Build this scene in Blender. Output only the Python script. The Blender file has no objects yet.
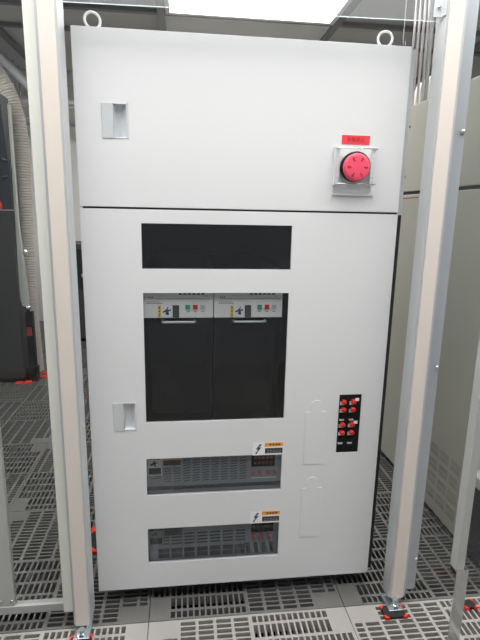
import bpy, bmesh, math, random
from mathutils import Vector, Matrix
random.seed(4)
S = bpy.context.scene
COL = S.collection
R = math.radians
PI = math.pi

# ------------------------------------------------------------------ materials
def new_mat(name):
    m = bpy.data.materials.new(name); m.use_nodes = True
    return m, m.node_tree, m.node_tree.nodes, m.node_tree.links

def mat(name, col, rough=0.5, metal=0.0, noise=0.0, scale=8.0, bump=0.0, bscale=60.0, stretch=None, spec=0.5):
    m, nt, N, L = new_mat(name)
    b = N['Principled BSDF']
    b.inputs['Base Color'].default_value = (*col, 1)
    b.inputs['Roughness'].default_value = rough
    b.inputs['Metallic'].default_value = metal
    b.inputs['Specular IOR Level'].default_value = spec
    if noise or bump:
        tc = N.new('ShaderNodeTexCoord'); mp = N.new('ShaderNodeMapping')
        if stretch: mp.inputs['Scale'].default_value = stretch
        L.new(tc.outputs['Object'], mp.inputs['Vector'])
    if noise:
        n = N.new('ShaderNodeTexNoise'); n.inputs['Scale'].default_value = scale; n.inputs['Detail'].default_value = 5
        L.new(mp.outputs['Vector'], n.inputs['Vector'])
        r = N.new('ShaderNodeMapRange')
        r.inputs['To Min'].default_value = 1 - noise; r.inputs['To Max'].default_value = 1 + noise
        L.new(n.outputs['Fac'], r.inputs['Value'])
        mx = N.new('ShaderNodeMix'); mx.data_type = 'RGBA'; mx.blend_type = 'MULTIPLY'; mx.inputs[0].default_value = 1
        mx.inputs[6].default_value = (*col, 1)
        cc = N.new('ShaderNodeCombineColor')
        for i in range(3): L.new(r.outputs['Result'], cc.inputs[i])
        L.new(cc.outputs[0], mx.inputs[7]); L.new(mx.outputs[2], b.inputs['Base Color'])
    if bump:
        n2 = N.new('ShaderNodeTexNoise'); n2.inputs['Scale'].default_value = bscale; n2.inputs['Detail'].default_value = 3
        L.new(mp.outputs['Vector'], n2.inputs['Vector'])
        bp = N.new('ShaderNodeBump'); bp.inputs['Strength'].default_value = bump; bp.inputs['Distance'].default_value = 0.002
        L.new(n2.outputs['Fac'], bp.inputs['Height']); L.new(bp.outputs['Normal'], b.inputs['Normal'])
    return m

def clear_mat(name, tint=(0.97, 0.98, 0.98), ior=1.49, rough=0.0, haze=0.0):
    m, nt, N, L = new_mat(name)
    N.remove(N['Principled BSDF'])
    out = N['Material Output']
    t = N.new('ShaderNodeBsdfTransparent'); t.inputs['Color'].default_value = (*tint, 1)
    g = N.new('ShaderNodeBsdfGlossy'); g.inputs['Roughness'].default_value = rough
    f = N.new('ShaderNodeFresnel'); f.inputs['IOR'].default_value = ior
    ge = N.new('ShaderNodeNewGeometry'); mi = N.new('ShaderNodeMix')   # no internal mirror on the far face of a thin sheet
    mi.inputs[2].default_value = ior; mi.inputs[3].default_value = 1 / ior
    L.new(ge.outputs['Backfacing'], mi.inputs[0]); L.new(mi.outputs[0], f.inputs['IOR'])
    mx = N.new('ShaderNodeMixShader')
    L.new(f.outputs['Fac'], mx.inputs[0])
    src = t
    if haze:
        d = N.new('ShaderNodeBsdfDiffuse'); d.inputs['Color'].default_value = (.8, .82, .83, 1)
        m2 = N.new('ShaderNodeMixShader'); m2.inputs[0].default_value = haze
        L.new(t.outputs[0], m2.inputs[1]); L.new(d.outputs[0], m2.inputs[2]); src = m2
    L.new(src.outputs[0], mx.inputs[1]); L.new(g.outputs[0], mx.inputs[2])
    L.new(mx.outputs[0], out.inputs['Surface'])
    return m

def edge_mat(name):
    m, nt, N, L = new_mat(name)
    N.remove(N['Principled BSDF']); out = N['Material Output']
    t = N.new('ShaderNodeBsdfTranslucent'); t.inputs['Color'].default_value = (.80, .92, .97, 1)
    d = N.new('ShaderNodeBsdfDiffuse'); d.inputs['Color'].default_value = (.75, .85, .9, 1)
    mx = N.new('ShaderNodeMixShader'); mx.inputs[0].default_value = .35
    L.new(t.outputs[0], mx.inputs[1]); L.new(d.outputs[0], mx.inputs[2]); L.new(mx.outputs[0], out.inputs['Surface'])
    return m

def emit_mat(name, col, strength):
    m, nt, N, L = new_mat(name)
    b = N['Principled BSDF']
    b.inputs['Base Color'].default_value = (.9, .9, .9, 1)
    b.inputs['Emission Color'].default_value = (*col, 1)
    b.inputs['Emission Strength'].default_value = strength
    return m

M = dict(
    cab=mat('cabinet_paint', (.74, .745, .75), .42, noise=.012, scale=3, bump=.03, bscale=220),
    cabdark=mat('cabinet_inside_black', (.012, .012, .013), .6, noise=.1),
    black=mat('black_plastic', (.010, .010, .011), .5, noise=.1, spec=.2),
    rubber=mat('black_rubber', (.018, .018, .018), .8, noise=.15),
    alu=mat('anodised_aluminium', (.60, .62, .63), .4, .35, noise=.008, scale=30, stretch=(20, 20, .4)),
    alud=mat('dull_aluminium', (.50, .53, .565), .35, .4, noise=.008, scale=30, stretch=(20, 20, .4)),
    steel=mat('polished_steel', (.72, .73, .74), .16, 1.0, noise=.03),
    zinc=mat('zinc_plated_steel', (.62, .70, .74), .25, .9, noise=.1, scale=40),
    brushed=mat('brushed_handle_metal', (.80, .82, .84), .33, .45, noise=.03, scale=40, stretch=(30, 30, 1)),
    beige=mat('beige_cover_strip', (.77, .70, .635), .5, noise=.012, scale=6),
    pale=mat('pale_green_white_strip', (.88, .88, .81), .5, noise=.012, scale=6),
    white=mat('white_paint', (.82, .82, .82), .4, noise=.01),
    sticker=mat('white_sticker', (.85, .85, .87), .4, noise=.01),
    orange=mat('orange_sticker', (.85, .33, .03), .5, noise=.03),
    yellow=mat('yellow_sticker', (.80, .58, .02), .5, noise=.03),
    char=mat('charcoal_sticker', (.035, .038, .042), .5, noise=.2, scale=200),
    ink=mat('black_ink', (.02, .02, .022), .6, noise=.05),
    greyink=mat('grey_ink', (.16, .16, .16), .6, noise=.05),
    redlab=mat('red_label', (.86, .055, .075), .45, noise=.02),
    redink=mat('dark_red_ink', (.33, .02, .025), .6, noise=.05),
    pink=mat('red_mushroom_button', (.86, .085, .15), .35, noise=.03),
    redknob=mat('red_push_button', (.62, .025, .02), .35, noise=.05),
    redpad=mat('red_corner_rubber', (.90, .035, .015), .5, noise=.05),
    redled=mat('red_digit', (.40, .10, .10), .5, noise=.05),
    green=mat('green_push_button', (.02, .36, .16), .4, noise=.05),
    greyb=mat('grey_push_button', (.55, .55, .54), .4, noise=.05),
    face=mat('controller_face', (.86, .845, .81), .5, noise=.015),
    unitdark=mat('controller_dark_door', (.010, .010, .011), .35, noise=.1, spec=.2),
    rack=mat('rack_grey', (.25, .268, .285), .5, noise=.04),
    rackdark=mat('rack_slot_dark', (.055, .058, .064), .6, noise=.1),
    acrylic=clear_mat('clear_acrylic'),
    header=clear_mat('header_acrylic', haze=.10),
    window=clear_mat('window_acrylic', (.88, .89, .90), 1.52),
    edge=edge_mat('acrylic_edge'),
    guard=clear_mat('clear_guard_plate', (.95, .95, .95), 1.49, 0, .12),
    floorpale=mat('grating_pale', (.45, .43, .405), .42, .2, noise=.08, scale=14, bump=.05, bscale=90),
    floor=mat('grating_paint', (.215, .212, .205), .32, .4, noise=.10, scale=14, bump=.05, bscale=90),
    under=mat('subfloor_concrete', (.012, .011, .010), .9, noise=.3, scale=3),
    wall=mat('wall_panel', (.74, .725, .69), .55, noise=.015, scale=2),
    wallb=mat('wall_panel_grey', (.70, .70, .70), .55, noise=.015, scale=2),
    wallf=mat('wall_panel_dim', (.38, .41, .45), .5, noise=.03, scale=2),
    ceil=mat('ceiling_panel', (.58, .575, .56), .6, noise=.02, scale=3),
    ceill=mat('ceiling_panel_pale', (.80, .80, .77), .6, noise=.02, scale=3),
    tbar=mat('ceiling_grid_bar', (.22, .225, .23), .45, .3, noise=.03),
    olive=mat('olive_machine_paint', (.43, .425, .365), .36, noise=.02, scale=3),
    seam=mat('seam_dark', (.03, .03, .032), .6, noise=.05),
    vent=mat('vent_slot_dark', (.33, .32, .27), .6, noise=.05),
    greypost=mat('grey_post_paint', (.47, .48, .46), .4, noise=.02),
    navy=mat('navy_black_panel', (.024, .028, .036), .3, noise=.15, scale=4),
    brownblk=mat('brown_black_panel', (.035, .034, .033), .45, noise=.15, scale=4),
    hose=mat('beige_hose', (.47, .435, .385), .6, noise=.04, scale=10),
    pipe=mat('conduit_metal', (.74, .70, .72), .3, .6, noise=.04),
    duct=mat('grey_duct', (.42, .43, .44), .5, .2, noise=.05),
    light=emit_mat('light_diffuser', (1.0, .99, .97), 7.0),
    dash=mat('pale_vent_lip', (.55, .55, .53), .5, noise=.03),
)

# ------------------------------------------------------------------ mesh builder
class MB:
    def __init__(s):
        s.v = []; s.f = []; s.mi = []; s.sm = []; s.cur = 0
    def add(s, verts, faces, smooth=False):
        o = len(s.v); s.v += [tuple(p) for p in verts]
        for f in faces:
            s.f.append([i + o for i in f]); s.mi.append(s.cur); s.sm.append(smooth)
        return s
    def box(s, x0, x1, y0, y1, z0, z1):
        v = [(x, y, z) for x in (x0, x1) for y in (y0, y1) for z in (z0, z1)]
        return s.add(v, [(0, 1, 3, 2), (4, 6, 7, 5), (0, 4, 5, 1), (2, 3, 7, 6), (0, 2, 6, 4), (1, 5, 7, 3)])
    def prism(s, poly, a0, a1, axis='z'):
        # poly in the two other axes; axis z: (x,y) ; axis y: (x,z) ; axis x: (y,z)
        def P(p, a):
            return (p[0], p[1], a) if axis == 'z' else ((p[0], a, p[1]) if axis == 'y' else (a, p[0], p[1]))
        n = len(poly)
        v = [P(p, a0) for p in poly] + [P(p, a1) for p in poly]
        f = [tuple(range(n))[::-1], tuple(range(n, 2 * n))] + [(i, (i + 1) % n, n + (i + 1) % n, n + i) for i in range(n)]
        return s.add(v, f)
    def lathe(s, prof, c, axis='z', seg=32, smooth=True):
        # prof: list of (radius, offset along axis)
        c = Vector(c); v = []; f = []
        ax = {'x': Vector((1, 0, 0)), 'y': Vector((0, 1, 0)), 'z': Vector((0, 0, 1))}[axis]
        e1 = Vector((0, 1, 0)) if axis == 'x' else Vector((1, 0, 0)); e2 = ax.cross(e1)
        n = len(prof)
        for r, h in prof:
            for k in range(seg):
                a = 2 * PI * k / seg
                v.append(c + ax * h + e1 * (r * math.cos(a)) + e2 * (r * math.sin(a)))
        for i in range(n - 1):
            for k in range(seg):
                k2 = (k + 1) % seg
                f.append((i * seg + k, i * seg + k2, (i + 1) * seg + k2, (i + 1) * seg + k))
        s.add(v, f, smooth)
        s.add([v[k] for k in range(seg)], [tuple(range(seg))[::-1]])
        s.add([v[(n - 1) * seg + k] for k in range(seg)], [tuple(range(seg))])
        return s
    def tube(s, pts, rad, seg=12, smooth=True, cap=True):
        pts = [Vector(p) for p in pts]; n = len(pts)
        rads = rad if isinstance(rad, (list, tuple)) else [rad] * n
        v = []; f = []; up = None
        for i, p in enumerate(pts):
            t = (pts[min(i + 1, n - 1)] - pts[max(i - 1, 0)]).normalized()
            if up is None:
                up = Vector((0, 1, 0)) if abs(t.y) < .9 else Vector((1, 0, 0))
            a = (up - t * up.dot(t)).normalized(); up = a; b = t.cross(a)
            for k in range(seg):
                th = 2 * PI * k / seg
                v.append(p + (a * math.cos(th) + b * math.sin(th)) * rads[i])
        for i in range(n - 1):
            for k in range(seg):
                k2 = (k + 1) % seg
                f.append((i * seg + k, i * seg + k2, (i + 1) * seg + k2, (i + 1) * seg + k))
        s.add(v, f, smooth)
        if cap:
            s.add(v[:seg], [tuple(range(seg))[::-1]]); s.add(v[-seg:], [tuple(range(seg))])
        return s
    def torus(s, c, R0, r, rot=None, seg=40, ms=14):
        v = []; f = []
        for i in range(seg):
            a = 2 * PI * i / seg
            for k in range(ms):
                b = 2 * PI * k / ms
                p = Vector(((R0 + r * math.cos(b)) * math.cos(a), r * math.sin(b), (R0 + r * math.cos(b)) * math.sin(a)))
                if rot: p = rot @ p
                v.append(Vector(c) + p)
        for i in range(seg):
            for k in range(ms):
                f.append((i * ms + k, i * ms + (k + 1) % ms, ((i + 1) % seg) * ms + (k + 1) % ms, ((i + 1) % seg) * ms + k))
        return s.add(v, f, True)
    def holed(s, u0, u1, v0, v1, w0, w1, holes, plane='xz'):
        us = sorted({u0, u1, *[h[0] for h in holes], *[h[1] for h in holes]})
        vs = sorted({v0, v1, *[h[2] for h in holes], *[h[3] for h in holes]})
        def P(u, v, w): return (u, w, v) if plane == 'xz' else (u, v, w)
        nu, nv = len(us), len(vs)
        solid = [[not any(h[0] - 1e-9 <= us[i] and us[i + 1] <= h[1] + 1e-9 and h[2] - 1e-9 <= vs[j] and vs[j + 1] <= h[3] + 1e-9 for h in holes)
                  for j in range(nv - 1)] for i in range(nu - 1)]
        verts = [P(u, v, w) for w in (w0, w1) for u in us for v in vs]
        def I(i, j, k): return k * nu * nv + i * nv + j
        F = []
        sol = lambda i, j: 0 <= i < nu - 1 and 0 <= j < nv - 1 and solid[i][j]
        for i in range(nu - 1):
            for j in range(nv - 1):
                if not solid[i][j]: continue
                F.append((I(i, j, 0), I(i + 1, j, 0), I(i + 1, j + 1, 0), I(i, j + 1, 0)))
                F.append((I(i, j, 1), I(i, j + 1, 1), I(i + 1, j + 1, 1), I(i + 1, j, 1)))
                if not sol(i - 1, j): F.append((I(i, j, 0), I(i, j + 1, 0), I(i, j + 1, 1), I(i, j, 1)))
                if not sol(i + 1, j): F.append((I(i + 1, j, 0), I(i + 1, j, 1), I(i + 1, j + 1, 1), I(i + 1, j + 1, 0)))
                if not sol(i, j - 1): F.append((I(i, j, 0), I(i, j, 1), I(i + 1, j, 1), I(i + 1, j, 0)))
                if not sol(i, j + 1): F.append((I(i, j + 1, 0), I(i + 1, j + 1, 0), I(i + 1, j + 1, 1), I(i, j + 1, 1)))
        return s.add(verts, F)
    def build(s, name, mats, parent=None, bevel=0, loc=None):
        if not isinstance(mats, (list, tuple)): mats = [mats]
        base = Vector((0, 0, 0))
        if parent is not None: base = Vector(parent['_base'])
        elif loc is not None: base = Vector(loc)
        me = bpy.data.meshes.new(name)
        me.from_pydata([Vector(p) - base for p in s.v], [], s.f)
        for m in mats: me.materials.append(m)
        for i, p in enumerate(me.polygons):
            p.material_index = s.mi[i]; p.use_smooth = s.sm[i]
        bm = bmesh.new(); bm.from_mesh(me)
        bmesh.ops.remove_doubles(bm, verts=bm.verts, dist=1e-6)
        bmesh.ops.recalc_face_normals(bm, faces=bm.faces)
        bm.to_mesh(me); bm.free(); me.update()
        o = bpy.data.objects.new(name, me); COL.objects.link(o)
        o['_base'] = tuple(base)
        if parent is not None: o.parent = parent
        else: o.location = base
        if bevel:
            b = o.modifiers.new('bevel', 'BEVEL'); b.width = bevel; b.segments = 2; b.limit_method = 'ANGLE'; b.angle_limit = R(40)
        return o

def tag(o, label, cat, group=None):
    o['label'] = label; o['category'] = cat
    if group: o['group'] = group
    return o
def thing(name, loc, label, cat, group=None):
    o = bpy.data.objects.new(name, None); COL.objects.link(o)
    o.empty_display_size = .05; o.location = loc; o['_base'] = tuple(loc)
    return tag(o, label, cat, group)
def struct(o):
    o['kind'] = 'structure'; return o
def copy_thing(src, loc, label, group):
    r = src.copy(); COL.objects.link(r); r.location = loc; r['label'] = label; r['group'] = group; r['_base'] = tuple(loc)
    for c in list(src.children):
        d = c.copy(); COL.objects.link(d); d.parent = r
        for g in c.children:
            e = g.copy(); COL.objects.link(e); e.parent = d
    return r

# ------------------------------------------------------------------ setting
ZC = 2.5
# perforated raised floor tile, 600 mm, slots in a chequer of four blocks
def tile_geo(mb):
    for bi in range(2):
        for bj in range(2):
            horiz = (bi + bj) % 2 == 1            # left-far and right-near blocks: slots run along x
            along = [(.009, .032)] + [(.0415 + k * .0525, .0845 + k * .0525) for k in range(5)]
            across = [(.0105 + k * .0180, .0232 + k * .0180) for k in range(16)]
            hs = []
            for p in along:
                for q in across:
                    if p[0] < .045 and q[0] < .05: continue          # solid corner over the pedestal
                    u, v = (p, q) if horiz else (q, p)
                    u = u if bi == 0 else (.6 - u[1], .6 - u[0])
                    v = v if bj == 0 else (.6 - v[1], .6 - v[0])
                    hs.append((*u, *v))
            mb.holed(.001 if bi == 0 else .3, .3 if bi == 0 else .599, .001 if bj == 0 else .3, .3 if bj == 0 else .599, -.03, 0, hs, 'xy')
def floor_rows(y0, count, m):
    mb = MB(); tile_geo(mb)
    o = mb.build('floor', m); struct(o); o.location = (-.106 - .6 * 5, y0, 0)
    for nm, off, n in (('columns', (.6, 0, 0), 11), ('rows', (0, .6, 0), count)):
        a = o.modifiers.new(nm, 'ARRAY'); a.use_relative_offset = False; a.use_constant_offset = True
        a.constant_offset_displace = off; a.count = n
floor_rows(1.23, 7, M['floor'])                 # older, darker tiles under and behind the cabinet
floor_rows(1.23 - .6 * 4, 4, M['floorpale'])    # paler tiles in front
XL, XR, YF, YB = -3.106, 3.494, -1.17, 5.43
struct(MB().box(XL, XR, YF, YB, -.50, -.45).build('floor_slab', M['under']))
struct(MB().box(XL, XR, YB, YB + .1, -.45, ZC).build('wall_back', M['wall']))
struct(MB().box(XL - .1, XL, YF, YB, -.45, ZC).build('wall_left', M['wallb']))
struct(MB().box(XR, XR + .1, YF, YB, -.45, ZC).build('wall_right', M['wallb']))
struct(MB().box(XL, XR, YF - .1, YF, -.45, ZC).build('wall_front', M['wallf']))
GX = [-2.53, -1.33, -.13, 1.07, 2.27]
GY = [0.0, 1.2, 2.4, 3.61, 4.02]
mb = MB(); mb.box(XL, XR, YF, YB, ZC, ZC + .05)
struct(mb.build('ceiling', M['ceil']))
struct(MB().box(-.11, 1.05, 3.63, 4.42, ZC - .012, ZC - .0005).build('trim_1', M['ceill']))
i = 2
for gx in GX:
    struct(MB().box(gx - .025, gx + .025, YF, YB, ZC - .03, ZC - .0005).build('trim_%d' % i, M['tbar'])); i += 1
for gy in GY:
    struct(MB().box(XL, XR, gy - .02, gy + .02, ZC - .025, ZC - .0006).build('trim_%d' % i, M['tbar'])); i += 1

LG = 'ceiling light panels'
def troffer(x0, x1, y0, y1, label):
    t = thing('ceiling_light', ((x0 + x1) / 2, (y0 + y1) / 2, ZC - .03), label, 'light', LG)
    mb = MB(); mb.holed(x0, x1, y0, y1, ZC - .032, ZC - .001, [(x0 + .03, x1 - .03, y0 + .03, y1 - .03)], 'xy')
    mb.build('light_frame', M['white'], t)
    MB().box(x0 + .03, x1 - .03, y0 + .03, y1 - .03, ZC - .022, ZC - .012).build('diffuser', M['light'], t)
    return t
troffer(-.10, 1.04, 2.43, 3.585, 'bright square ceiling light seen over the cabinet top')
troffer(-.10, 1.04, .03, 1.17, 'bright square ceiling light above the viewer, in front of the cabinet')
troffer(-1.30, -.16, .03, 1.17, 'bright square ceiling light left of the cabinet, in front of the left post')
troffer(1.10, 2.24, .03, 1.17, 'bright square ceiling light at right, above the olive machine front')
troffer(-.10, 1.04, 4.50, 5.38, 'added fill light by the back wall, hidden behind the cabinet')  # added fill, hidden by the cabinet, to lift the back wall and ceiling
troffer(-2.50, -1.36, 2.43, 3.58, 'added out-of-view fill light at left in front of the dark machine')  # out-of-view panel added to brighten the left background
troffer(-2.50, -1.36, 3.65, 3.99, 'added narrow out-of-view fill light at left over the dark machine')  # narrow extra panel, unseen, added for more light at the back

# ------------------------------------------------------------------ main cabinet
YD = 1.312                      # front plane of the doors
cab = thing('electrical_cabinet', (.167, 1.5, 0), 'large light grey two-door electrical cabinet with four dark windows', 'cabinet')
X0, X1, Z0, Z1, ZS = -.261, .595, .047, 1.618, 1.196
mb = MB()
mb.box(-.258, -.255, 1.3225, 1.93, Z0, Z1); mb.box(.5965, .6095, 1.3225, 1.93, Z0, Z1)
mb.box(-.258, .6095, 1.3225, 1.93, Z1 - .003, Z1); mb.box(-.258, .6095, 1.3225, 1.93, Z0, Z0 + .003)
mb.box(-.258, .6095, 1.927, 1.93, Z0, Z1)
mb.build('body', M['cab'], cab)
mb = MB()
mb.box(-.2545, -.2505, 1.3225, 1.92, Z0 + .004, Z1 - .004); mb.box(.592, .596, 1.3225, 1.92, Z0 + .004, Z1 - .004)
mb.box(-.2505, .592, 1.915, 1.92, Z0 + .004, Z1 - .004)
mb.box(-.2505, .592, 1.3225, 1.92, Z0 + .004, Z0 + .008); mb.box(-.2505, .592, 1.3225, 1.92, Z1 - .008, Z1 - .004)
mb.box(-.2505, .592, 1.3225, 1.92, ZS - .012, ZS + .012)
mb.build('inner_liner', M['cabdark'], cab)
for z in (.572, .3445, .1185):
    MB().box(-.25, .5915, 1.34, 1.91, z - .008, z).build('shelf', M['cabdark'], cab)
e = MB().box(.5965, .6095, 1.3213, 1.3224, ZS, Z1 - .004).build('edge_trim', M['alu'], cab)
e = MB().box(.5965, .6090, 1.3213, 1.3224, Z0 + .01, ZS - .004).build('edge_trim', M['rubber'], cab); e['label'] = 'black rubber edge trim'
for y in (1.40, 1.86):
    MB().box(-.22, .57, y - .02, y + .02, .012, .047).build('base_channel', M['black'], cab)
for x in (-.20, .55):
    for y in (1.40, 1.86):
        MB().lathe([(.026, .0), (.026, .006), (.01, .008), (.01, .013)], (x, y, 0), seg=20).build('levelling_foot', M['zinc'], cab)
for x, a in ((-.2135, 18), (.531, -10)):
    mb = MB(); mb.torus((x, 1.340, 1.6400), .0185, .0034, Matrix.Rotation(R(a), 3, 'Z'))
    mb.lathe([(.012, 0), (.012, .003), (.007, .005), (.0055, .007)], (x, 1.340, Z1), seg=18)
    mb.build('eyebolt', M['white'], cab)

# upper door with recessed pull
def pull_holes(zc): return (-.196, -.132, zc - .042, zc + .042)
def build_pull(zc, door, lab=None):
    x0, x1, z0, z1 = pull_holes(zc)
    mb = MB()
    mb.box(x0, -.168, YD - .002, YD + .012, z0, z1)                       # paddle
    mb.prism([(-.168, YD + .0185), (-.150, YD + .0185), (-.135, YD + .004), (-.135, YD + .0195), (-.168, YD + .0195)], z0 + .002, z1 - .002)
    mb.box(-.1365, x1, YD - .0015, YD + .018, z0, z1)
    mb.box(-.168, -.1365, YD - .001, YD + .018, z0, z0 + .003); mb.box(-.168, -.1365, YD - .001, YD + .018, z1 - .003, z1)
    mb.box(-.1672, -.1655, YD + .002, YD + .018, z0 + .004, z1 - .004)
    mb.build('recessed_pull', M['brushed'], door, bevel=.0005)
mb = MB(); mb.holed(X0, X1, ZS + .0025, Z1, YD, YD + .008, [pull_holes(1.408)])
ud = mb.build('upper_door', M['cab'], cab, bevel=.0012)
build_pull(1.408, ud)
# red name label with dark red lettering
lb = MB().box(.4215, .4985, YD - .0012, YD - .0002, 1.3725, 1.3955)
lab = lb.build('name_label', M['redlab'], ud); lab['label'] = 'red label strip'
def text_mesh(name, txt, size, x, z, y, m, parent, sx=1.0):
    cu = bpy.data.curves.new(name, 'FONT'); cu.body = txt; cu.size = size; cu.align_x = 'CENTER'; cu.align_y = 'CENTER'
    cu.extrude = .0002; cu.resolution_u = 2
    t = bpy.data.objects.new(name + '_source', cu); COL.objects.link(t)
    dg = bpy.context.evaluated_depsgraph_get()
    me = bpy.data.meshes.new_from_object(t.evaluated_get(dg))
    bpy.data.objects.remove(t)
    mt = Matrix.Translation(Vector((x, y, z)) - Vector(parent['_base'])) @ Matrix.Rotation(R(90), 4, 'X') @ Matrix.Diagonal((sx, 1, 1, 1))
    me.transform(mt)
    me.materials.clear(); me.materials.append(m)
    o = bpy.data.objects.new(name, me); COL.objects.link(o); o.parent = parent; o['_base'] = parent['_base']
    return o
o = text_mesh('lettering', '\u975e\u5e38\u505c\u6b62', .0125, .459, 1.384, YD - .0014, M['redink'], ud, 1.0)
# emergency stop
es = MB().box(.402, .519, YD - .004, YD - .0005, 1.241, 1.365).build('emergency_stop', M['white'], cab)
mb = MB().lathe([(.030, 0), (.0375, -.002), (.0385, -.010), (.038, -.026), (.034, -.030), (.02, -.031)], (.4560, YD - .004, 1.3140), 'y', 40)
mb.build('collar', M['black'], es)
mb = MB(); hc = (.4520, YD - .035, 1.3105)
mb.lathe([(.02, .0), (.0335, .0), (.0350, -.002), (.0353, -.010), (.0345, -.0125), (.0325, -.0142), (.0285, -.0152), (.015, -.0158), (.0, -.016)], hc, 'y', 48)
mb.cur = 1
for k in range(6):
    a = R(60 * k + 0)
    c, sn = math.cos(a), math.sin(a)
    pts = []
    for (rr, tt) in ((.017, -.0016), (.0245, -.0016), (.0245, -.0034), (.0275, 0), (.0245, .0034), (.0245, .0016), (.017, .0016)):
        pts.append((hc[0] + rr * c - tt * sn, hc[2] + rr * sn + tt * c))
    mb.prism(pts, hc[1] - .0163, hc[1] - .014, 'y')
mb.build('mushroom_head', [M['pink'], M['redink']], es)
for x in (.4005, .498):
    mb = MB(); mb.box(x, x + .012, YD - .021, YD - .019, 1.266, 1.364); mb.box(x if x < .45 else x + .010, x + .002 if x < .45 else x + .012, YD - .0189, YD - .0042, 1.266, 1.364)
    for z in (1.278, 1.29, 1.34, 1.352):
        mb.lathe([(.0018, 0), (.0018, -.0012), (.0006, -.0016)], (x + .006, YD - .021, z), 'y', 10)
    mb.build('guard_bracket', M['brushed'], es)
for z in (1.2705, 1.3600):
    MB().tube([(.399, YD - .0235, z), (.514, YD - .0235, z)], .0012, 8).build('guard_rod', M['steel'], es)

# lower door
WIN = [(-.1065, .2975, 1.0385, 1.158), (-.106, .2955, .597, .973), (-.108, .2945, .3645, .483), (-.109, .294, .1345, .2525)]
SW = (.462, .531, .4795, .667)
mb = MB(); mb.holed(X0, X1, Z0, ZS - .0025, YD, YD + .008, WIN + [SW, pull_holes(.6175)])
ld = mb.build('lower_door', M['cab'], cab, bevel=.0012)
build_pull(.6175, ld)
for w in WIN:
    MB().box(w[0] + .0004, w[1] - .0004, YD + .0010, YD + .0032, w[2] + .0004, w[3] - .0004).build('window_pane', M['window'], ld)
# knockout plates
def knock(zt, zb):
    c, r = .3925, .0178
    pts = [(.361, zb), (.424, zb), (.424, zt), (c + r, zt)]
    for k in range(1, 13):
        a = PI * k / 13; pts.append((c + r * math.cos(a), zt + .0185 + r * math.sin(a)))
    pts += [(c - r, zt), (.361, zt)]
    MB().prism(pts, YD - .0016, YD - .0001, 'y').build('knockout_plate', M['cab'], ld, bevel=.0004)
knock(.616, .4455); knock(.3655, .195)
# warning stickers at the upper right of the two low windows
def hazard(xl, zb, parent):
    zt = zb + .0405; y1 = YD - .0002; y0 = YD - .0007
    mb = MB(); mb.box(xl, xl + .092, y0, y1, zb, zt)
    mb.cur = 1; mb.box(xl + .036, xl + .0915, y0 - .0002, y1, zt - .0135, zt - .0005)
    mb.cur = 2; mb.box(xl + .037, xl + .0905, y0 - .0002, y1, zb + .005, zb + .022)
    bolt = [(.024, .037), (.010, .020), (.0165, .0205), (.009, .006), (.013, .0075), (.0115, .002), (.0275, .0235), (.0205, .0225), (.028, .035)]
    bolt = [(.021, .036), (.009, .0185), (.016, .020), (.0105, .009), (.008, .010), (.0095, .003), (.0155, .0085), (.0135, .009), (.026, .0255), (.018, .0245), (.027, .034)]
    mb.prism([(xl + u, zb + v) for u, v in bolt], y0 - .0002, y1, 'y')
    for k in range(4): mb.box(xl + .050 + k * .009, xl + .056 + k * .009, y0 - .0003, y1, zt - .010, zt - .004)
    mb.cur = 0
    for r_ in range(2):
        for k in range(5): mb.box(xl + .043 + k * .009 + r_ * .002, xl + .049 + k * .009, y0 - .00025, y1, zb + .008 + r_ * .006, zb + .0088 + r_ * .006)
    o = mb.build('warning_sticker', [M['sticker'], M['orange'], M['char']], parent)
    o['label'] = 'white sticker with lightning bolt and orange bar'
hazard(.205, .482, ld); hazard(.203, .2525, ld)
# switch panel in the cut-out
sp = MB().box(SW[0] + .0004, SW[1] - .0004, YD + .0016, YD + .0100, SW[2] + .0004, SW[3] - .0004).build('switch_panel', M['black'], ld)
sp_root = cab
rows = [.647, .623, .598, .575, .549, .522]
for ri, z in enumerate(rows):
    for ci, x in enumerate((.4745, .5035)):
        if ri in (2, 5):
            mb = MB().box(x - .008, x + .008, YD - .003, YD + .0015, z - .007, z + .007)
            mb.cur = 1; mb.box(x - .0085, x + .005, YD - .0035, YD + .0015, z - .0125, z - .0075)
            mb.build('blank_switch', [M['black'], M['greyb']], cab)
        else:
            mb = MB().box(x - .009, x + .006, YD - .0005, YD + .0015, z - .0125, z - .002)
            mb.build('switch_tag', M['greyb'], cab)
            mb = MB().lathe([(.006, 0), (.006, -.008), (.0072, -.0085), (.0075, -.014), (.006, -.0155), (0, -.016)], (x, YD + .0015, z), 'y', 20)
            mb.build('red_switch', M['redknob'], cab)
for z in (.651, .578):
    MB().box(.511, .523, YD - .0005, YD + .0015, z - .005, z + .004).build('switch_label', M['sticker'], cab)

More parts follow.
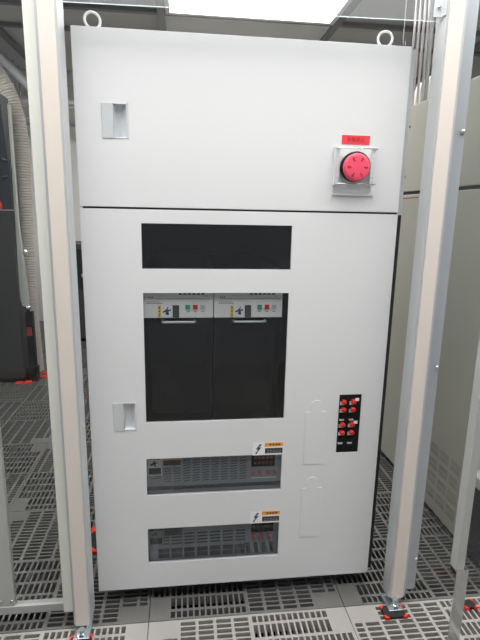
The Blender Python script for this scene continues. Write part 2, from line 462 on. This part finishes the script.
# ------------------------------------------------------------------ devices inside the cabinet
def controller(x0, x1, label, dx):
    yf = 1.3265
    t = thing('test_controller', ((x0 + x1) / 2, 1.6, .565), label, 'controller', 'controllers behind the large window')
    MB().box(x0 + .002, x1 - .002, yf + .040, 1.86, .566, 1.028).build('housing', M['unitdark'], t)
    f = MB().box(x0, x1, yf, yf + .0398, .8945, 1.024).build('face_panel', M['face'], t, bevel=.0008)
    yd = yf + .025
    d = MB().holed(x0, x1, .570, .8925, yd, yd + .0148, [(x0 + .018, x1 - .018, .60, .862)]); d.box(x0 + .018, x1 - .018, yd + .005, yd + .0148, .60, .862)
    d = d.build('lower_door', M['unitdark'], t)
    a = x0 + .054 + dx; b = a + .091
    MB().tube([(a, yd, .8805), (a, yd - .014, .8805), (a + .004, yd - .018, .8805), (b - .004, yd - .018, .8805), (b, yd - .014, .8805), (b, yd, .8805)], .0036, 12).build('handle', M['brushed'], d)
    for k, m in enumerate(('green', 'red', 'grey')):
        bx = x0 + .125 + dx + k * .0208
        MB().box(bx - .0065, bx + .0065, yf - .003, yf, .9185, .9315).build(m + '_button', M[{'green': 'green', 'red': 'redknob', 'grey': 'greyb'}[m]], f, bevel=.0008)
        MB().box(bx - .004, bx + .004, yf - .0004, yf, .9105, .9125).build('button_caption', M['greyink'], f)
    mb = MB(); yy = yf - .0008
    xs = x0 + .043 + dx
    mb.cur = 0; mb.box(xs, xs + .0395, yy, yf, .8955, .930)
    mb.cur = 1; mb.box(xs, xs + .0078, yy - .0003, yf, .8955, .930)
    mb.cur = 2
    for z in (.901, .911, .921): mb.box(xs + .002, xs + .0058, yy - .0005, yf, z, z + .004)
    mb.prism([(xs + .012, .912), (xs + .022, .918), (xs + .027, .926), (xs + .029, .924), (xs + .026, .917), (xs + .034, .919), (xs + .036, .916), (xs + .028, .912), (xs + .031, .905), (xs + .026, .902), (xs + .020, .906), (xs + .022, .912), (xs + .013, .909)], yy - .0003, yf, 'y')
    mb.cur = 2; mb.box(xs + .040, xs + .058, yy - .0003, yf, .8955, .930)
    mb.cur = 3
    for k in range(4): mb.box(xs + .043, xs + .055, yy - .0005, yf, .901 + k * .007, .9022 + k * .007)
    o = mb.build('warning_label', [M['sticker'], M['yellow'], M['char'], M['greyink']], f); o['label'] = 'yellow, white and charcoal hand hazard label'
    mb = MB(); y0 = yf - .0003
    mb.box(x0 + .016, x0 + .185, y0, yf, .9475, .9485)
    for k in range(7): mb.box(x0 + .013 + k * .0062, x0 + .018 + k * .0062, y0, yf, .9345, .9365)
    for k in range(6): mb.box(x0 + .013 + k * .0062, x0 + .0178 + k * .0062, y0, yf, .939, .9405)
    for k in range(3): mb.box(x0 + .016 + k * .0055, x0 + .020 + k * .0055, y0, yf, .951, .9545)
    mb.cur = 1
    for k in range(6): mb.box(x0 + .100 + k * .0125, x0 + .109 + k * .0125, y0, yf, .9595, .968)
    mb.box(x0 + .172, x0 + .179, y0, yf, .955, .9565)
    mb.build('printed_marks', [M['greyink'], M['ink']], f)
    t.location.z += .0065
    return t
controller(-.1105, .085, 'beige-topped controller behind the large window, the left one of two', 0)
controller(.0875, .281, 'beige-topped controller behind the large window, the right one of two', .0035)

def rack_unit(zb, zt, label, low):
    yf = 1.3265; x0, x1 = -.118, .302
    t = thing('slotted_power_unit', (.09, 1.6, zb), label, 'power supply', 'slotted power units behind the low windows')
    MB().box(x0, x1, yf + .010, 1.82, zb, zt).build('housing', M['rack'], t)
    f = MB().box(x0, x1, yf, yf + .0098, zb, zt).build('front_panel', M['rack'], t)
    mb = MB()
    if not low:
        cols = [-.058 + k * .0283 for k in range(9)]
        for ci, x in enumerate(cols):
            n0 = 0
            for k in range(10):
                z = .4535 - k * .0084
                if z < zb + .050: break
                mb.prism([(x, z), (x + .021, z + .003), (x + .021, z + .0058), (x, z + .0028)], yf - .0006, yf, 'y')
        for k in range(4):
            mb.box(-.096 + (k % 2) * .01, -.066, yf - .0006, yf, .392 + k * .0055, .394 + k * .0055)
        mb.box(x0, x1, yf - .0008, yf, zb + .028, zb + .040)
    else:
        for k in range(7):
            x = -.078 + k * .0395
            for j in range(4):
                z = .158 + j * .011
                mb.prism([(x, z), (x + .032, z + .001), (x + .032, z + .0058), (x, z + .0048)], yf - .0006, yf, 'y')
            for j in range(2):
                mb.box(x - .001, x + .033, yf - .0006, yf, .112 + j * .018, .127 + j * .018)
        for k in range(4):
            x = .19 + k * .025
            mb.prism([(x + .006, .112), (x + .018, .112), (x + .014, .147), (x + .002, .147)], yf - .0006, yf, 'y')
    mb.build('vent_slots', M['rackdark'], f)
    # display and buttons at the right
    if not low:
        mb = MB().box(.204, .276, yf - .0015, yf, .418, .470)
        mb.cur = 1
        for r_ in range(2):
            for k in range(5): mb.box(.213 + k * .012, .220 + k * .012, yf - .0018, yf, .426 + r_ * .016, .434 + r_ * .016)
        mb.build('display', [M['black'], mat_red], f)
        for k in range(4):
            x = .210 + k * .0205 + (.006 if k > 1 else 0)
            MB().prism([(x - .006, .391), (x + .006, .391), (x + .006, .397), (x, .405), (x - .006, .397)], yf - .003, yf, 'y').build('red_key', M['redled'], f)
        MB().box(.205, .282, yf - .0006, yf, .3785, .3815).build('caption_strip', M['greyb'], f)
    else:
        mb = MB().box(.210, .280, yf - .0015, yf, .185, .24)
        mb.cur = 1
        for k in range(3): mb.box(.216 + k * .023, .230 + k * .023, yf - .0018, yf, .226, .230)
        mb.build('display', [M['black'], mat_red], f)
        for k in range(3):
            x = .216 + k * .024
            MB().prism([(x - .003, .158), (x + .009, .158), (x + .006, .180), (x - .006, .180)], yf - .003, yf, 'y').build('red_key', M['redled'], f)
    # hazard labels at the left
    top = .4585 if not low else .216
    mb = MB(); y0 = yf - .0008
    mb.box(-.106, -.064, y0, yf, top - .056, top)
    mb.cur = 1; mb.box(-.106, -.064, y0 - .0003, yf, top - .0065, top + .001)
    mb.cur = 2; mb.box(-.103, -.067, y0 - .0003, yf, top - .053, top - .032)
    mb.prism([(-.098, top - .020), (-.092, top - .016), (-.086, top - .009), (-.082, top - .014), (-.076, top - .017), (-.083, top - .019), (-.081, top - .027), (-.085, top - .027), (-.087, top - .020), (-.096, top - .026)], y0 - .0003, yf, 'y')
    for k in range(3): mb.box(-.100 + k * .011, -.093 + k * .011, y0 - .0005, yf, top - .005, top - .001)
    mb.cur = 1 if not low else 2
    mb.build('hazard_label', [M['greyb'] if not low else M['rack'], M['yellow'] if not low else M['char'], M['char']], f)
    mb = MB(); mb.box(-.062, -.005, y0, yf, top - .028, top + .001)
    mb.cur = 1; mb.box(-.060, -.007, y0 - .0003, yf, top - .026, top - .008)
    mb.cur = 2; mb.box(-.062, -.005, y0 - .0003, yf, top - .007, top + .001)
    mb.build('caution_label', [M['greyb'] if not low else M['rack'], M['char'], M['orange'] if not low else M['char']], f)
    t.location.z += .0195 if not low else .0265
    return t
mat_red = mat('dim_red_digits', (.16, .035, .03), .5, noise=.05)
rack_unit(.3255, .500, 'grey slotted power unit with red keys behind the upper of the low windows', False)
rack_unit(.0925, .275, 'grey slotted power unit behind the bottom window', True)

# ------------------------------------------------------------------ enclosure frame in front
def extrusion(cx, y0, w, d, z0, z1):
    h = w / 2; n = .004; k = .005; yc = y0 + d / 2
    poly = [(cx - h, y0), (cx - n, y0), (cx - n, y0 + k), (cx + n, y0 + k), (cx + n, y0), (cx + h, y0), (cx + h, y0 + d),
            (cx + n, y0 + d), (cx + n, y0 + d - k), (cx - n, y0 + d - k), (cx - n, y0 + d), (cx - h, y0 + d)]
    return MB().prism(poly, z0, z1)
ZT = 2.10
# left post
lp = thing('frame_post', (-.292, 1.245, 0), 'aluminium frame post with beige cover strip, left of the cabinet', 'post', 'beige-covered frame posts')
extrusion(-.292, 1.217, .048, .062, .022, ZT).build('profile', M['alu'], lp, bevel=.0008)
MB().box(-.3105, -.2735, 1.2145, 1.2168, .020, ZT).build('cover_strip', M['beige'], lp, bevel=.0006)
def post_foot(cx, cy, y_post, parent, zt):
    f = MB().box(cx - .022, cx + .022, cy - .014, y_post + .04, .010, .0145).build('foot_plate', M['zinc'], parent, bevel=.001)
    MB().lathe([(.0075, .0145), (.0075, zt + .012)], (cx, cy, 0), seg=16).build('foot_bolt', M['zinc'], f)
    MB().lathe([(.0125, .0146), (.0125, .022)], (cx, cy, 0), seg=6, smooth=False).build('foot_nut', M['steel'], f)
    MB().box(cx + .010, cx + .020, y_post - .004, y_post + .03, .0146, zt).build('foot_bracket', M['zinc'], f)
    return f
post_foot(-.289, 1.190, 1.2145, lp, .0215)
# right post
rp = thing('frame_post', (.655, 1.242, 0), 'aluminium frame post with beige cover strip, right of the cabinet', 'post', 'beige-covered frame posts')
extrusion(.6555, 1.217, .051, .050, .033, ZT).build('profile', M['alu'], rp, bevel=.0008)
MB().box(.6355, .6735, 1.2145, 1.2168, .031, ZT).build('cover_strip', M['beige'], rp, bevel=.0006)
post_foot(.641, 1.2, 1.2145, rp, .0325)

# anti-vibration pads with red corners
PG = 'black floor pads with red corners'
def pad(x0, x1, y0, y1, label, red=.009):
    t = thing('floor_pad', ((x0 + x1) / 2, (y0 + y1) / 2, 0), label, 'pad', PG)
    MB().box(x0 + .002, x1 - .002, y0 + .002, y1 - .002, .0005, .009).build('rubber_plate', M['rubber'], t)
    for (x, sx) in ((x0, 1), (x1, -1)):
        for (y, sy) in ((y0, 1), (y1, -1)):
            MB().prism([(x, y), (x + sx * red * 1.5, y), (x, y + sy * red * 1.5)], .0006, .0098).build('red_corner', M['redpad'], t)
    return t
pad(-.320, -.262, 1.140, 1.196, 'black red-cornered floor pad under the foot of the left frame post')
pad(.600, .670, 1.166, 1.214, 'black red-cornered floor pad under the foot of the right frame post')
pad(-.347, -.268, 1.545, 1.690, 'black red-cornered floor pad behind the left post, left of the cabinet', .030)
pad(.864, .904, 1.178, 1.212, 'black red-cornered floor pad at right, behind the polished steel foot', .008)

# left side panel: pale strip, stile, bottom rail, clear sheet
sl = thing('side_panel', (-.45, 1.28, 0), 'clear acrylic side panel with pale edge strip and grey stile, left of the left post', 'panel')
MB().box(-.351, -.3245, 1.250, 1.268, .038, ZT).build('pale_strip', M['pale'], sl, bevel=.0008)
MB().box(-.3240, -.3172, 1.246, 1.272, .030, ZT).build('edge_bar', M['alu'], sl)
MB().box(-.640, -.497, 1.280, 1.300, .046, ZT).build('stile', M['greypost'], sl, bevel=.001)
MB().box(-.640, -.326, 1.276, 1.300, .020, .0455).build('bottom_rail', M['greypost'], sl, bevel=.001)
MB().box(-.4965, -.326, 1.286, 1.290, .046, ZT).build('clear_sheet', M['acrylic'], sl)
for p in ((-.530, .062), (-.500, .062)):
    MB().lathe([(.005, 0), (.005, -.002), (.002, -.0035)], (p[0] - .004, 1.280, p[1]), 'y', 14).build('screw', M['steel'], sl)
MB().lathe([(.004, .004), (.004, -.010), (.0075, -.010), (.0075, -.016), (.003, -.018)], (-.389, 1.286, 1.082), 'y', 14).build('screw', M['steel'], sl)

# right side panel
sr = thing('side_panel', (.85, 1.265, 0), 'clear acrylic side panel screwed to an aluminium strip, right of the right post', 'panel')
MB().box(.6825, .7275, 1.247, 1.262, .030, ZT).build('aluminium_strip', M['alud'], sr, bevel=.001)
for z in (.141, .769, 1.404):
    MB().lathe([(.006, 0), (.0065, -.003), (.0045, -.006), (.002, -.0065)], (.7205, 1.247, z), 'y', 16).build('screw', M['steel'], sr)
MB().box(.700, .975, 1.2625, 1.2665, .03, ZT).build('clear_sheet', M['acrylic'], sr)
MB().box(.975, 1.0, 1.255, 1.275, .0, ZT).build('stile', M['alu'], sr)

# clear sheet above the opening
tp = thing('header_sheet', (.18, 1.24, 1.65), 'clear acrylic sheet hung between the posts above the cabinet', 'panel')
def sheet(x0, x1, y0, y1, z0a, z0b, z1):
    mb = MB()
    v = [(x0, y0, z0a), (x1, y0, z0b), (x1, y0, z1), (x0, y0, z1), (x0, y1, z0a), (x1, y1, z0b), (x1, y1, z1), (x0, y1, z1)]
    mb.add(v, [(0, 1, 2, 3), (4, 7, 6, 5)]); mb.cur = 1
    mb.add(v, [(0, 4, 5, 1), (1, 5, 6, 2), (2, 6, 7, 3), (3, 7, 4, 0)])
    return mb
sheet(-.2675, .6295, 1.2375, 1.2425, 1.640, 1.6525, 2.09).build('clear_sheet', [M['header'], M['edge']], tp)
mb = MB().box(.607, .6290, 1.2345, 1.2373, 1.6605, 1.700); mb.box(.6265, .6292, 1.2173, 1.2373, 1.6605, 1.700)
br = mb.build('bracket', M['brushed'], tp)
MB().lathe([(.0045, 0), (.005, -.003), (.002, -.005)], (.6185, 1.2345, 1.6815), 'y', 14).build('screw', M['zinc'], tp)

# grey post with polished steel foot at the right edge
gp = thing('machine_post', (.705, 1.0, 0), 'light grey post with mirror-polished steel foot at the right edge', 'post')
MB().box(.6925, .7135, 1.0, 1.03, .300, 2.05).build('upper_post', M['greypost'], gp, bevel=.0012)
MB().prism([(.6905, .9955), (.7235, .9955), (.7235, 1.040), (.720, 1.040), (.720, .9990), (.6905, .9990)], .0, .306).build('steel_foot', M['steel'], gp)
MB().box(.694, .709, 1.0, 1.028, .285, .2995).build('joint_band', M['black'], gp)

# ------------------------------------------------------------------ olive machine at right
om = thing('olive_machine', (1.35, 2.3, 0), 'olive grey machine cabinet at right behind the right post', 'machine')
def om_box(z0, z1, name):
    return MB().box(1.0, 1.75, 1.455, 3.2, z0, z1).build(name, M['olive'], om, bevel=.003)
om_box(.025, 1.2855, 'lower_housing'); om_box(1.2985, 1.659, 'upper_housing')
MB().box(1.006, 1.74, 1.465, 3.19, 1.2853, 1.2987).build('seam_gap', M['seam'], om)
MB().box(1.03, 1.72, 1.49, 3.17, .0, .0255).build('plinth', M['black'], om)
for by in range(5):
    for bz in range(4):
        mb = MB()
        for k in range(12):
            for j in range(2):
                y = 1.50 + by * .075 + k * .005; z = .075 + bz * .062 + j * .024
                mb.box(.9992, 1.0008, y, y + .0016, z, z + .019)
        mb.build('vent_block', M['vent'], om)
MB().box(.9990, .9998, 2.02, 2.20, 1.2685, 1.2725).build('red_stripe', M['redink'], om)
for p in ((2.16, 1.576), (2.166, 1.364)):
    MB().lathe([(.006, 0), (.006, -.0015), (.003, -.0025)], (1.0, p[0], p[1]), 'x', 12).build('screw', M['seam'], om)

for k, (y, m) in enumerate(((2.33, 'pipe'), (2.285, 'pipe'), (2.24, 'pipe'), (2.20, 'pipe'), (2.165, 'duct'))):
    nm = ['farthest', 'second farthest', 'middle', 'second nearest', 'nearest'][k]
    o = MB().tube([(1.06, y, 1.6595), (1.06, y, ZC - .001)], .0055 if k < 4 else .0085, 12).build('conduit_pipe', M[m], loc=(1.06, y, 1.66))
    for v in o.data.vertices: pass
    tag(o, 'thin metal conduit rising from the olive machine, %s of five' % nm, 'pipe', 'conduits on the olive machine')
pe = thing('pipe_elbow', (1.175, 2.40, 1.66), 'white pipe elbow on top of the olive machine beside the conduits', 'pipe')
mb = MB().tube([(1.175, 2.42, 1.6595), (1.175, 2.42, 1.75), (1.18, 2.41, 1.79), (1.20, 2.39, 1.805), (1.235, 2.36, 1.805)], [.05, .05, .05, .048, .047], 20)
mb.build('elbow', M['white'], pe)
MB().lathe([(.058, 0), (.058, .02)], (1.175, 2.42, 1.6597), seg=24).build('flange', M['zinc'], pe)

# dark vented machine beyond the grey post
vm = thing('vented_machine', (1.25, 1.36, 0), 'dark vented machine base with white hose at the right edge, behind the grey post', 'machine')
MB().box(1.012, 1.5, 1.335, 1.45, .01, .275).build('housing', M['navy'], vm, bevel=.003)
MB().box(1.005, 1.5, 1.325, 1.452, .2755, .315).build('lid', M['greypost'], vm, bevel=.003)
mb = MB()
for c in range(3):
    for j in range(9):
        x = 1.022 + c * .022; z = .055 + j * .019
        mb.box(x, x + .014, 1.3335, 1.3352, z, z + .006)
mb.build('vent_lips', M['dash'], vm)
pts = [(1.02 + .09 * t, 1.313, .03 + .05 * math.sin(t * 3)) for t in [k / 40 for k in range(41)]]
MB().tube(pts, [.017 + .0022 * math.cos(k * 1.57 * 2) for k in range(41)], 14).build('white_hose', M['white'], vm)

# ------------------------------------------------------------------ left background: dark machine, hose, pipes
dm = thing('dark_machine', (-1.6, 3.45, 0), 'tall dark machine with red knob at the left edge', 'machine')
MB().prism([(-2.2, 1.187), (-1.100, 1.187), (-1.104, 1.40), (-1.128, 1.90), (-2.2, 1.90)], 3.40, 3.56, 'y').build('upper_panel', M['navy'], dm, bevel=.003)
MB().box(-2.2, -1.105, 3.39, 3.56, .03, 1.183).build('lower_panel', M['brownblk'], dm, bevel=.003)
MB().box(-2.18, -1.12, 3.40, 3.55, 0, .03).build('plinth', M['black'], dm)
MB().prism([(-1.092, 1.84), (-1.080, 1.84), (-1.082, 1.1), (-1.056, .60), (-1.060, .54), (-1.095, .54), (-1.108, .62), (-1.099, 1.1)], 3.425, 3.46, 'y').build('side_strip', M['greypost'], dm)
MB().lathe([(.022, .54), (.022, .52), (.012, .515), (.012, .49)], (-1.065, 3.44, 0), seg=16).build('strip_bolt', M['steel'], dm)
MB().box(-1.083, -1.035, 3.425, 3.47, .10, .50).build('leg', M['black'], dm, bevel=.002)
MB().box(-1.10, -1.03, 3.41, 3.49, .0, .10).build('leg_foot', M['black'], dm, bevel=.002)
MB().lathe([(.02, 0), (.02, -.015), (.038, -.017), (.04, -.03), (.03, -.04), (0, -.042)], (-1.195, 3.40, 1.215), 'y', 24).build('red_knob', M['redknob'], dm)
mb = MB(); mb.tube([(-1.13, 3.40, 1.50), (-1.13, 3.37, 1.50), (-1.085, 3.37, 1.49), (-1.085, 3.37, 1.40), (-1.13, 3.37, 1.39), (-1.13, 3.40, 1.39)], .008, 8); mb.build('grab_handle', M['navy'], dm)
MB().box(-1.078, -1.045, 3.418, 3.4245, .33, .39).build('red_tag', M['redink'], dm)

# corrugated hose
path = [(-1.105, 3.66, 0.0), (-1.115, 3.66, .5), (-1.105, 3.65, 1.0), (-1.098, 3.64, 1.35), (-1.092, 3.64, 1.58), (-1.105, 3.64, 1.78), (-1.15, 3.64, 1.95), (-1.235, 3.64, 2.10), (-1.36, 3.64, 2.24), (-1.55, 3.64, 2.38), (-1.70, 3.64, 2.46)]
def catmull(P, n):
    P = [Vector(p) for p in P]; out = []
    for i in range(len(P) - 1):
        p0, p1, p2, p3 = P[max(i - 1, 0)], P[i], P[i + 1], P[min(i + 2, len(P) - 1)]
        for k in range(n):
            t = k / n
            out.append(.5 * ((2 * p1) + (p2 - p0) * t + (2 * p0 - 5 * p1 + 4 * p2 - p3) * t * t + (3 * p1 - p0 - 3 * p2 + p3) * t ** 3))
    out.append(P[-1]); return out
C0 = catmull(path, 60)
# resample evenly, ring pitch 18 mm
acc = [0]
for i in range(1, len(C0)): acc.append(acc[-1] + (C0[i] - C0[i - 1]).length)
step = .0045; pts = []; j = 0; s_ = 0
while s_ < acc[-1]:
    while acc[j + 1] < s_: j += 1
    t = (s_ - acc[j]) / (acc[j + 1] - acc[j]); pts.append(C0[j].lerp(C0[j + 1], t)); s_ += step
rads = [.0515 + (.0045 if k % 4 in (1, 2) else 0) for k in range(len(pts))]
o = MB().tube(pts, rads, 28, smooth=False).build('corrugated_hose', M['hose'], loc=(-1.105, 3.66, 0))
tag(o, 'thick beige corrugated hose running from the floor up to the left', 'hose')

for p, rz, nm in (((-1.135, 3.375), .2, 'nearest the left picture edge'), ((-1.09, 3.385), .5, 'brightest one beside the black leg'), ((-1.02, 3.50), .1, 'close to the hose'), ((-1.01, 3.59), .3, 'farthest, at the hose base')):
    mb = MB(); c, s2 = math.cos(rz), math.sin(rz)
    q = [(-.03, -.02), (.03, -.024), (.034, .018), (-.024, .024)]
    mb.prism([(p[0] + a * c - b * s2, p[1] + a * s2 + b * c) for a, b in q], .0005, .008)
    tag(mb.build('floor_marker', M['redpad'], loc=(p[0], p[1], 0)), 'small red floor marker by the dark machine foot, ' + nm, 'marker', 'red floor markers')

# low dark equipment seen through the gap left of the cabinet
le = thing('low_machine', (-.8, 4.7, 0), 'low black machine seen through the gap between left post and cabinet', 'machine')
MB().box(-1.12, -.45, 4.5, 5.0, .03, .90).build('housing', M['rackdark'], le, bevel=.004)
MB().box(-1.10, -.47, 4.49, 4.4995, .50, .86).build('front_panel', M['navy'], le)
MB().box(-1.09, -.48, 4.52, 4.98, 0, .03).build('plinth', M['black'], le)
MB().lathe([(.022, 0), (.022, -.01), (.01, -.014)], (-.885, 4.49, .62), 'y', 16).build('dial', M['duct'], le)

# overhead ducts and pipes, left
for (z, y, r, m, nm) in ((2.33, 4.75, .055, 'duct', 'topmost'), (2.16, 4.95, .045, 'pipe', 'middle'), (2.02, 5.10, .04, 'duct', 'lowest')):
    t = thing('overhead_pipe', (-1.8, y, z), 'grey overhead pipe along the back wall at upper left, %s of three' % nm, 'pipe', 'overhead pipes at upper left')
    MB().tube([(XL + .001, y, z), (-.62, y, z)], r, 18).build('pipe', M[m], t)
    for x in (-2.4, -1.5, -.72): MB().tube([(x, y, z + r - .002), (x, y, ZC - .0005)], .006, 8).build('hanger_rod', M['zinc'], t)
o = MB().tube([(-1.55, 4.4, ZC - .001), (-1.10, 4.5, 2.05), (-1.08, 4.5, 1.9)], .04, 14).build('diagonal_duct', M['duct'], loc=(-1.3, 4.45, 2.2))
tag(o, 'grey duct slanting down from the ceiling at upper left', 'duct')

WX = .745
# hanging wire with hook behind the right eyebolt
o = MB().tube([(WX, 1.72, ZC - .001), (WX, 1.72, 1.765), (WX + .004, 1.72, 1.755), (WX + .010, 1.72, 1.757), (WX + .008, 1.72, 1.768)], .0015, 8).build('hanging_wire', M['duct'], loc=(WX, 1.72, 1.76))
tag(o, 'thin hanging wire with a hooked end beside the right eyebolt', 'wire')

for o in bpy.data.objects:
    if '_base' in o: del o['_base']

# ------------------------------------------------------------------ world, camera, view
w = bpy.data.worlds.new('world'); S.world = w; w.use_nodes = True
w.node_tree.nodes['Background'].inputs[0].default_value = (.9, .95, 1, 1)
w.node_tree.nodes['Background'].inputs[1].default_value = .05

cam = bpy.data.cameras.new('camera'); co = bpy.data.objects.new('camera', cam); COL.objects.link(co)
p, y, r = R(12.2998), R(6.9218), R(1.09476)
F = Vector((math.sin(y) * math.cos(p), math.cos(y) * math.cos(p), -math.sin(p)))
rt = Vector((math.cos(y), -math.sin(y), 0)); up = rt.cross(F)
A = rt * math.cos(r) + up * math.sin(r); C = -rt * math.sin(r) + up * math.cos(r)
mw = Matrix((( A.x, C.x, -F.x, 0), (A.y, C.y, -F.y, 0), (A.z, C.z, -F.z, 1.185), (0, 0, 0, 1)))
co.matrix_world = mw
cam.sensor_fit = 'VERTICAL'; cam.sensor_height = 24; cam.lens = 483.535 / 640 * 24
cam.clip_start = .02
S.camera = co
S.view_settings.view_transform = 'Standard'; S.view_settings.look = 'None'
S.view_settings.gamma = 1; S.view_settings.use_curve_mapping = False
S.view_settings.exposure = 0.08
